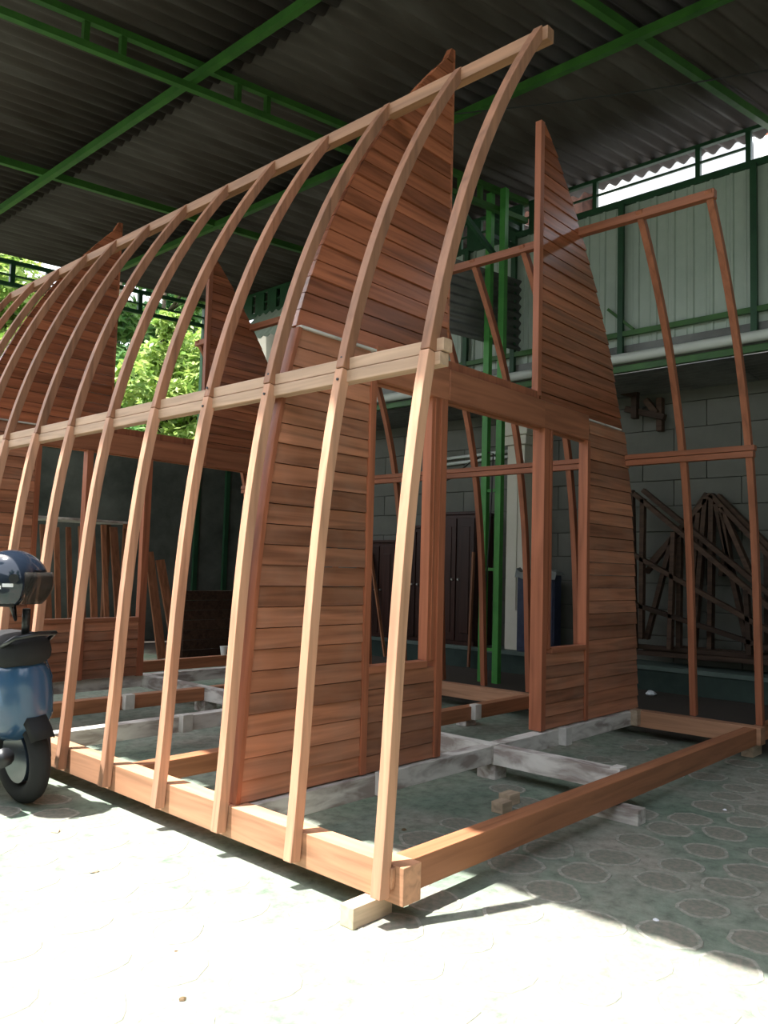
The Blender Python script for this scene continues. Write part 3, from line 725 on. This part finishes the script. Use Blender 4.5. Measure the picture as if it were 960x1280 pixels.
# front apron: blue shell, dark centre, inner leg shield
ap = loftz([(.36, -.20, .05, .10), (.45, -.19, .08, .17), (.58, -.17, .10, .235), (.70, -.16, .115, .26), (.76, -.165, .105, .245), (.80, -.18, .08, .19)], 24, 2.4).build('front_apron', 'blue', sct)
loftz([(.42, -.12, .035, .06), (.55, -.085, .05, .09), (.70, -.065, .05, .10), (.77, -.09, .04, .08)], 18).build('apron_centre', 'dark', ap)
for s in (-1, 1):
    MB().tube([(-.10, s*.10, .44), (-.06, s*.17, .56), (-.06, s*.225, .69), (-.09, s*.20, .765)], .009, 8).build('trim_line', 'metal', ap)
loftz([(.30, -.28, .05, .16), (.5, -.27, .06, .23), (.72, -.26, .055, .22), (.82, -.24, .04, .14)], 20).build('leg_shield', 'black', sct)
loftz([(.24, -.19, .05, .09), (.30, -.2, .1, .15), (.40, -.2, .1, .15), (.43, -.2, .07, .12)], 20).build('lower_cowl', 'dark', sct)
# handlebar cowl with headlamp
hc = loftz([(.80, -.22, .06, .08), (.86, -.2, .10, .16), (.94, -.2, .115, .19), (1.0, -.22, .09, .16), (1.03, -.23, .04, .08)], 22).build('handlebar_cowl', 'dark', sct)
loftz([(.865, -.115, .02, .09), (.90, -.105, .022, .12), (.95, -.108, .022, .11), (.975, -.125, .015, .07)], 18).build('headlamp', 'glass', hc)
for s in (-1, 1):
    MB().tube([(-.23, s*.14, .97), (-.2, s*.2, .98), (-.28, s*.26, .98)], .014, 8).build('handlebar', 'metal', hc)
    MB().tube([(-.26, s*.2, .98), (-.285, s*.27, .98)], .02, 10).build('grip', 'rubber', hc)
    MB().tube([(-.2, s*.23, .97), (-.18, s*.30, .975)], .006, 6).build('brake_lever', 'metal', hc)
MB().tube([(-.24, -.17, .98), (-.25, -.24, 1.12)], .007, 6).build('mirror_stalk', 'black', hc)
mr_ = loftz([(1.11, -.25, .02, .03), (1.13, -.25, .03, .06), (1.17, -.25, .03, .07), (1.21, -.25, .02, .05)], 16).build('mirror', 'black', hc); mr_.location = (0, -.24, 0)
MB().tube([(-.24, .14, .98), (-.25, .15, 1.13)], .008, 6).build('mirror_stalk', 'black', hc)
# floor, body, seat
MB().box((-.72, -.17, .27), (-.25, .17, .34)).build('footboard', 'black', sct, bev=.02)
def loftx(secs, n=20, p=2.6):
    mb = MB(); rings = []
    for x, c, hz, hy in secs:
        rings.append([(x, hy*math.copysign(abs(math.cos(2*PI*i/n))**(2/p), math.cos(2*PI*i/n)), c + hz*math.copysign(abs(math.sin(2*PI*i/n))**(2/p), math.sin(2*PI*i/n))) for i in range(n)])
    mb.sweep(rings); mb.smooth = True; return mb
bd = loftx([(-.60, .45, .14, .13), (-.75, .50, .20, .16), (-1.0, .53, .21, .165), (-1.2, .53, .22, .155), (-1.32, .54, .21, .135), (-1.40, .56, .17, .10), (-1.43, .58, .10, .06)]).build('rear_body', 'blue', sct)
loftx([(-.62, .72, .05, .10), (-.75, .745, .075, .14), (-1.05, .77, .09, .15), (-1.32, .775, .09, .135), (-1.42, .775, .06, .09)]).build('seat', 'rubber', sct)
MB().tube([(-.95, -.168, .715), (-1.2, -.158, .715), (-1.345, -.118, .63), (-1.345, -.115, .45), (-1.22, -.14, .345), (-1.0, -.155, .335)], .008, 8).build('panel_edge', 'blue', bd)
rw = MB().torus((-1.25,0,.24), .19, .05, (0,1,0), 32, 10).build('rear_wheel', 'rubber', sct)
MB().disc((-1.25,0,.24), .13, .08, (0,1,0), 22).build('rim', 'dark', rw)
mg = []
for i in range(9):
    t = math.radians(62+i*11.5); e = V((math.cos(t), 0, math.sin(t))); c = V((-1.25,0,.24))+e*(.262+.012*i/8)
    mg.append([c+V((0,y_,0))+e*h_ for y_, h_ in ((-.06, -.025), (-.048, .008), (.048, .008), (.06, -.025), (.055, -.025), (.043, .002), (-.043, .002), (-.055, -.025))])
MB().sweep(mg).build('rear_mudguard', 'rubber', sct, smooth=True)
MB().tube([(-1.30, -.12, .80), (-1.44, -.10, .86), (-1.47, 0, .87), (-1.44, .10, .86), (-1.30, .12, .80)], .012, 8).build('grab_rail', 'black', sct)
MB().tube([(-1.33, 0, .84), (-1.36, 0, .985)], .02, 8).build('backrest_post', 'black', sct)
MB().box((-1.3, -.14, .18), (-.75, -.06, .36)).build('engine', 'dark', sct, bev=.03)
MB().tube([(-.85, .13, .2), (-1.2, .15, .22), (-1.42, .16, .30)], [.03, .05, .045], 12).build('exhaust', 'black', sct)
MB().tube([(-.75, .12, .26), (-.78, .3, .008)], .012, 8).build('side_stand', 'metal', sct)
# helmet on the mirror stalk
_bp = sct.matrix_basis @ V((-1.35, 0, 1.0))
hp = pl(14, 726, 1, _bp.y)
hp = V((hp.x, hp.y, hp.z))
hl = empty('motorcycle_helmet', hp, 0); tag(hl, 'glossy dark open face helmet with smoke visor, perched on the scooter handlebar', 'helmet')
M['shell'] = plain('helmet_shell', (.012, .018, .03), .1, .6)
M['visor'] = plain('smoke_visor', (.05, .045, .04), .08, .8)
_t, _nt, _b = None, M['visor'].node_tree, M['visor'].node_tree.nodes['Principled BSDF']; _b.inputs['Transmission Weight'].default_value = .9; _b.inputs['Base Color'].default_value = (.20, .185, .17, 1); _b.inputs['IOR'].default_value = 1.05
fd = (_r*1.0 + _f*.30); fd.z = 0; fd.normalize(); sdv = V((0,0,1)).cross(fd)
def hpt(r, th, ph, sx=1.12, sy=.93, szp=1.0):   # th around vertical from front, ph elevation
    return fd*(r*sx*math.cos(ph)*math.cos(th)) + sdv*(r*sy*math.cos(ph)*math.sin(th)) + V((0,0,1))*(r*szp*math.sin(ph))
R0 = .152; mb = MB(); nt_, npn = 40, 18
def low(th):   # lower rim elevation: high at the face, low at ears and back
    a = abs(((th+PI) % (2*PI))-PI)
    if a < math.radians(48): return math.radians(18)
    if a < math.radians(70): return math.radians(18 - (math.degrees(a)-48)/22*70)
    return math.radians(-52)
for R_, in ((R0,), (R0-.018,)):
    for i in range(nt_):
        th = 2*PI*i/nt_
        for j in range(npn+1):
            lo_ = low(th); ph = lo_+(PI/2-lo_)*j/npn; mb.v.append(tuple(hpt(R_, th, ph)))
k = npn+1
for i in range(nt_):
    i2 = (i+1) % nt_
    for j in range(npn):
        a, b = i*k+j, i2*k+j; mb.f.append((a, b, b+1, a+1)); o_ = nt_*k; mb.f.append((o_+a, o_+a+1, o_+b+1, o_+b))
    mb.f.append((i*k, nt_*k+i*k, nt_*k+i2*k, i2*k))
mb.smooth = True; mb.build('shell', 'shell', hl)
vb = MB(); nv = 18
for R_ in (R0+.012, R0+.009):
    for i in range(nv+1):
        th = math.radians(-66+132*i/nv)
        for j in range(7):
            ph = math.radians(-42+58*j/6); vb.v.append(tuple(hpt(R_, th, ph, 1.2)))
for i in range(nv):
    for j in range(6):
        a = i*7+j; vb.f.append((a, a+7, a+8, a+1)); b = (nv+1)*7+a; vb.f.append((b, b+1, b+8, b+7))
for i in range(nv):
    for j in (0, 6): a = i*7+j; b = (nv+1)*7+a; vb.f.append((a, a+7, b+7, b))
for j in range(6):
    for i in (0, nv): a = i*7+j; b = (nv+1)*7+a; vb.f.append((a, a+1, b+1, b))
vb.smooth = True; vb.build('visor', 'visor', hl)
for s in (-1, 1):
    c = hpt(R0+.012, s*math.radians(80), math.radians(5), 1.15); MB().disc(c, .022, .012, sdv, 18).build('visor_pivot', 'black', hl)
lin = []
MB().tube([hpt(R0-.012, t_*PI/180, math.radians(-50)) for t_ in range(72, 290, 12)], .016, 8).build('padding', 'rubber', hl)
MB().tube([hpt(R0-.02, math.radians(85), math.radians(-50)), V((0,0,-.19))+fd*.03, hpt(R0-.02, math.radians(-85), math.radians(-50))], .008, 6).build('chin_strap', 'black', hl)
for k_, (th0, th1, ph0) in enumerate(((-118, -98, -14), (-125, -104, -24), (-96, -80, -10))):
    st = MB(); r1 = []
    for i in range(6):
        th = math.radians(th0+(th1-th0)*i/5); r1.append([hpt(R0+d, th, math.radians(ph0+e_)) for d, e_ in ((.0005, 0), (.002, 0), (.002, 6), (.0005, 6))])
    st.sweep(r1).build('white_mark', 'paper', hl)

# ================================================================== OUTSIDE
def tree(name, base, h, cr, cz, nleaf, lm, ls, label, seed):
    rn = random.Random(seed); root = empty(name, base); tag(root, label, 'tree', 'trees behind the back wall')
    MB().tube([(0,0,0), (.05,.03,h*.3), (-.05,.05,h*.6), (.02,0,h*.85)], [.16, .12, .09, .03], 10).build('trunk', 'bark', root)
    for k in range(6):
        a = rn.uniform(0, 6.3); z = h*rn.uniform(.4, .75); MB().tube([(0,0,z), (cr*.5*math.cos(a), cr*.5*math.sin(a), z+.5), (cr*.85*math.cos(a), cr*.85*math.sin(a), z+.7)], [.06, .035, .012], 6).build('branch', 'bark', root)
    mb = MB(); cl = []
    for k in range(46):
        d = V((rn.gauss(0,1), rn.gauss(0,1), rn.gauss(0,1))).normalized()*rn.random()**.4
        cl.append((V((d.x*cr, d.y*cr, cz+d.z*cz*.72)), rn.uniform(.3, .65)))
    for k in range(nleaf):
        c, r = cl[rn.randrange(len(cl))]; d = V((rn.gauss(0,1), rn.gauss(0,1), rn.gauss(0,1))).normalized()*r*rn.random()**.33
        p = c+d; p.z = max(p.z, .15); n = (d.normalized()*.5 + V((rn.gauss(0,.6), rn.gauss(0,.6), .7+rn.gauss(0,.4)))).normalized()
        a = n.orthogonal().normalized(); q = Matrix.Rotation(rn.uniform(0, 6.3), 3, n); a = q@a; b = n.cross(a); L = ls*rn.uniform(.7, 1.3); wv = L*.42
        i = len(mb.v); mb.v += [tuple(p-a*L), tuple(p+b*wv-n*.01), tuple(p+a*L-n*L*.3), tuple(p-b*wv-n*.01)]; mb.f.append((i, i+1, i+2, i+3))
    me = bpy.data.meshes.new('foliage'); me.from_pydata(mb.v, [], mb.f); me.materials.append(M[lm])
    o = bpy.data.objects.new('foliage', me); COL.objects.link(o); o.parent = root; o['kind'] = 'stuff'
    return root
tree('leafy_tree', (6.9, 12.4, 0), 6.8, 1.25, 3.6, 15000, 'leaf1', .10, 'bright yellow green tree behind the back wall, seen through the rear gable opening', 1)
tree('leafy_tree', (10.4, 12.6, 0), 6.4, 1.25, 3.4, 9000, 'leaf2', .10, 'mid green tree behind the back wall, seen past the rear gable edge', 2)
tree('leafy_tree', (3.4, 12.6, 0), 7.0, 1.25, 3.7, 14000, 'leaf1', .10, 'yellow green tree behind the wall, seen beyond the rearmost ribs', 3)
tree('leafy_tree', (-.2, 12.8, 0), 6.6, 1.25, 3.5, 7000, 'leaf2', .11, 'mid green tree behind the wall, farthest along it from the block wall', 4)
tree('leafy_tree', (9.6, 17.2, 0), 11.0, 2.0, 5.8, 18000, 'leaf2', .16, 'tall mid green tree rising behind the bright yellow green tree', 5)
tree('leafy_tree', (4.6, 17.4, 0), 11.0, 2.0, 5.8, 18000, 'leaf2', .16, 'tall mid green tree rising behind the two yellow green trees', 6)
tree('leafy_tree', (14.6, 17.0, 0), 9.5, 2.0, 5.2, 8000, 'leaf3', .14, 'broad dark tree beyond the far end of the back wall', 7)
tree('leafy_tree', (12.0, 24.0, 0), 15.0, 3.0, 7.8, 16000, 'leaf3', .24, 'very tall dark tree in the second row behind the rear gable opening', 8)
tree('leafy_tree', (5.0, 24.0, 0), 15.0, 3.0, 7.8, 16000, 'leaf3', .24, 'very tall dark tree in the second row behind the rearmost ribs', 9)
tree('unseen_yard_tree', (-5.0, -6.6, 0), 9.0, 1.5, 5.2, 9000, 'leaf2', .16, 'unseen leafy tree added between the yard walls to block sky light', 20)['group'] = 'unseen trees along the yard'  # trees out of view, added to block sky light and shade the yard
tree('unseen_yard_tree', (-4.0, 2.2, 0), 6.4, 1.5, 3.9, 8000, 'leaf2', .16, 'unseen leafy yard tree added to shade the scooter', 22)['group'] = 'unseen trees along the yard'
tree('unseen_yard_tree', (-2.05, -7.2, 0), 9.5, .75, 5.4, 10000, 'leaf2', .16, 'unseen leafy tree added by the shed eave to block sky light', 31)['group'] = 'unseen trees along the yard'

# neighbour's house seen through the clerestory
nh = empty('neighbour_house', (11, 4, 0)); tag(nh, 'white neighbouring house with clay tiled roof beyond the cladding wall', 'house')
HX = 8.6
wa, wb2 = pl(742, 225, 0, HX), pl(850, 200, 0, HX); zt = pl(800, 196, 0, HX).z
o = MB().box((HX, wb2.y-.9, 0), (HX+3.4, wa.y, zt-.02)).build('wall', 'whitewall', nh); o.location = -V(nh.location)
o = MB().box((HX-.3, wa.y+.02, 0), (HX+2.5, wa.y+3.2, zt-.1)).build('brick_wall', mottled('old_brick', (.03, .015, .011), (.075, .035, .024), 8, .9, .1), nh); o.location = -V(nh.location)
rz0 = pl(850, 180, 0, HX-.2).z
ry0, ry1 = pl(936, 170, 0, HX).y, pl(778, 190, 0, HX).y
rs = MB().hexa([(HX-.1, ry0, rz0-.05), (HX+1.8, ry0, rz0+.8), (HX+1.8, ry1, rz0+.8), (HX-.1, ry1, rz0-.05), (HX-.1, ry0, rz0-.0), (HX+1.8, ry0, rz0+.85), (HX+1.8, ry1, rz0+.85), (HX-.1, ry1, rz0)]).build('roof_deck', 'tile', nh); rs.location = -V(nh.location)
t0 = None
for i in range(8):
    yv = ry0+.1
    while yv < ry1:
        if t0 is None: t0 = MB().box((-.14, -.1, 0), (.14, .1, .03)).build('roof_tile', 'tile', nh); o = t0
        else: o = inst(t0, nh)
        o.location = V((HX-.05+i*.22, yv, rz0+.05+i*.10)) - V(nh.location); o.rotation_euler = (random.uniform(-.05, .05), -.42, 0); yv += .21
o = MB().box((HX+.2, wb2.y-2.2, 0), (HX+3.4, wb2.y-.92, rz0-.06)).build('wall', 'whitewall', nh); o.location = -V(nh.location)

# ================================================================== LITTER
def scrap(px, py, r, mat, label, cat='litter', z=0, name='paper_scrap'):
    q = pl(px, py, 2, z); rn = random.Random(px*7+py); mb = MB(); n = 7
    rings = []
    for hh, rr in ((.0, .7), (.3, 1), (.75, .7), (1, .25)):
        rings.append([(r*rr*rn.uniform(.6, 1.2)*math.cos(2*PI*i/n), r*rr*rn.uniform(.6, 1.2)*math.sin(2*PI*i/n), r*.7*hh) for i in range(n)])
    o = mb.sweep(rings).build(name, mat); o.location = (q.x, q.y, q.z); return tag(o, label, cat)
scrap(813, 869, .07, 'paper', 'crumpled white paper on the dark floor before the plinth')
scrap(820, 1151, .012, 'paper', 'white crumb on the ring of a paving stone')
scrap(906, 1013, .012, 'paper', 'pale scrap on the shaded concrete before the front sill')
scrap(853, 971, .014, 'paper', 'tiny bright scrap in the shade under the far front sill')
scrap(902, 872, .02, 'paper', 'tiny white scrap on the dark floor behind the far ribs')
scrap(228, 1250, .012, 'leafdry', 'dark pebble on the sunlit concrete', 'pebble', name='pebble')
scrap(220, 1190, .008, 'leafdry', 'smaller dark speck of grit on the sunlit concrete', 'pebble', name='pebble')
scrap(118, 1090, .02, 'block', 'pale wood chip on the sunlit concrete near the scooter shadow', 'wood chip', name='wood_chip')
scrap(70, 1040, .025, 'block', 'pale wood chip at the edge of the scooter shadow', 'wood chip', name='wood_chip')
scrap(505, 1038, .014, 'leafdry', 'dark curl of bark on the ground behind the corner rib', 'litter', name='bark_curl')
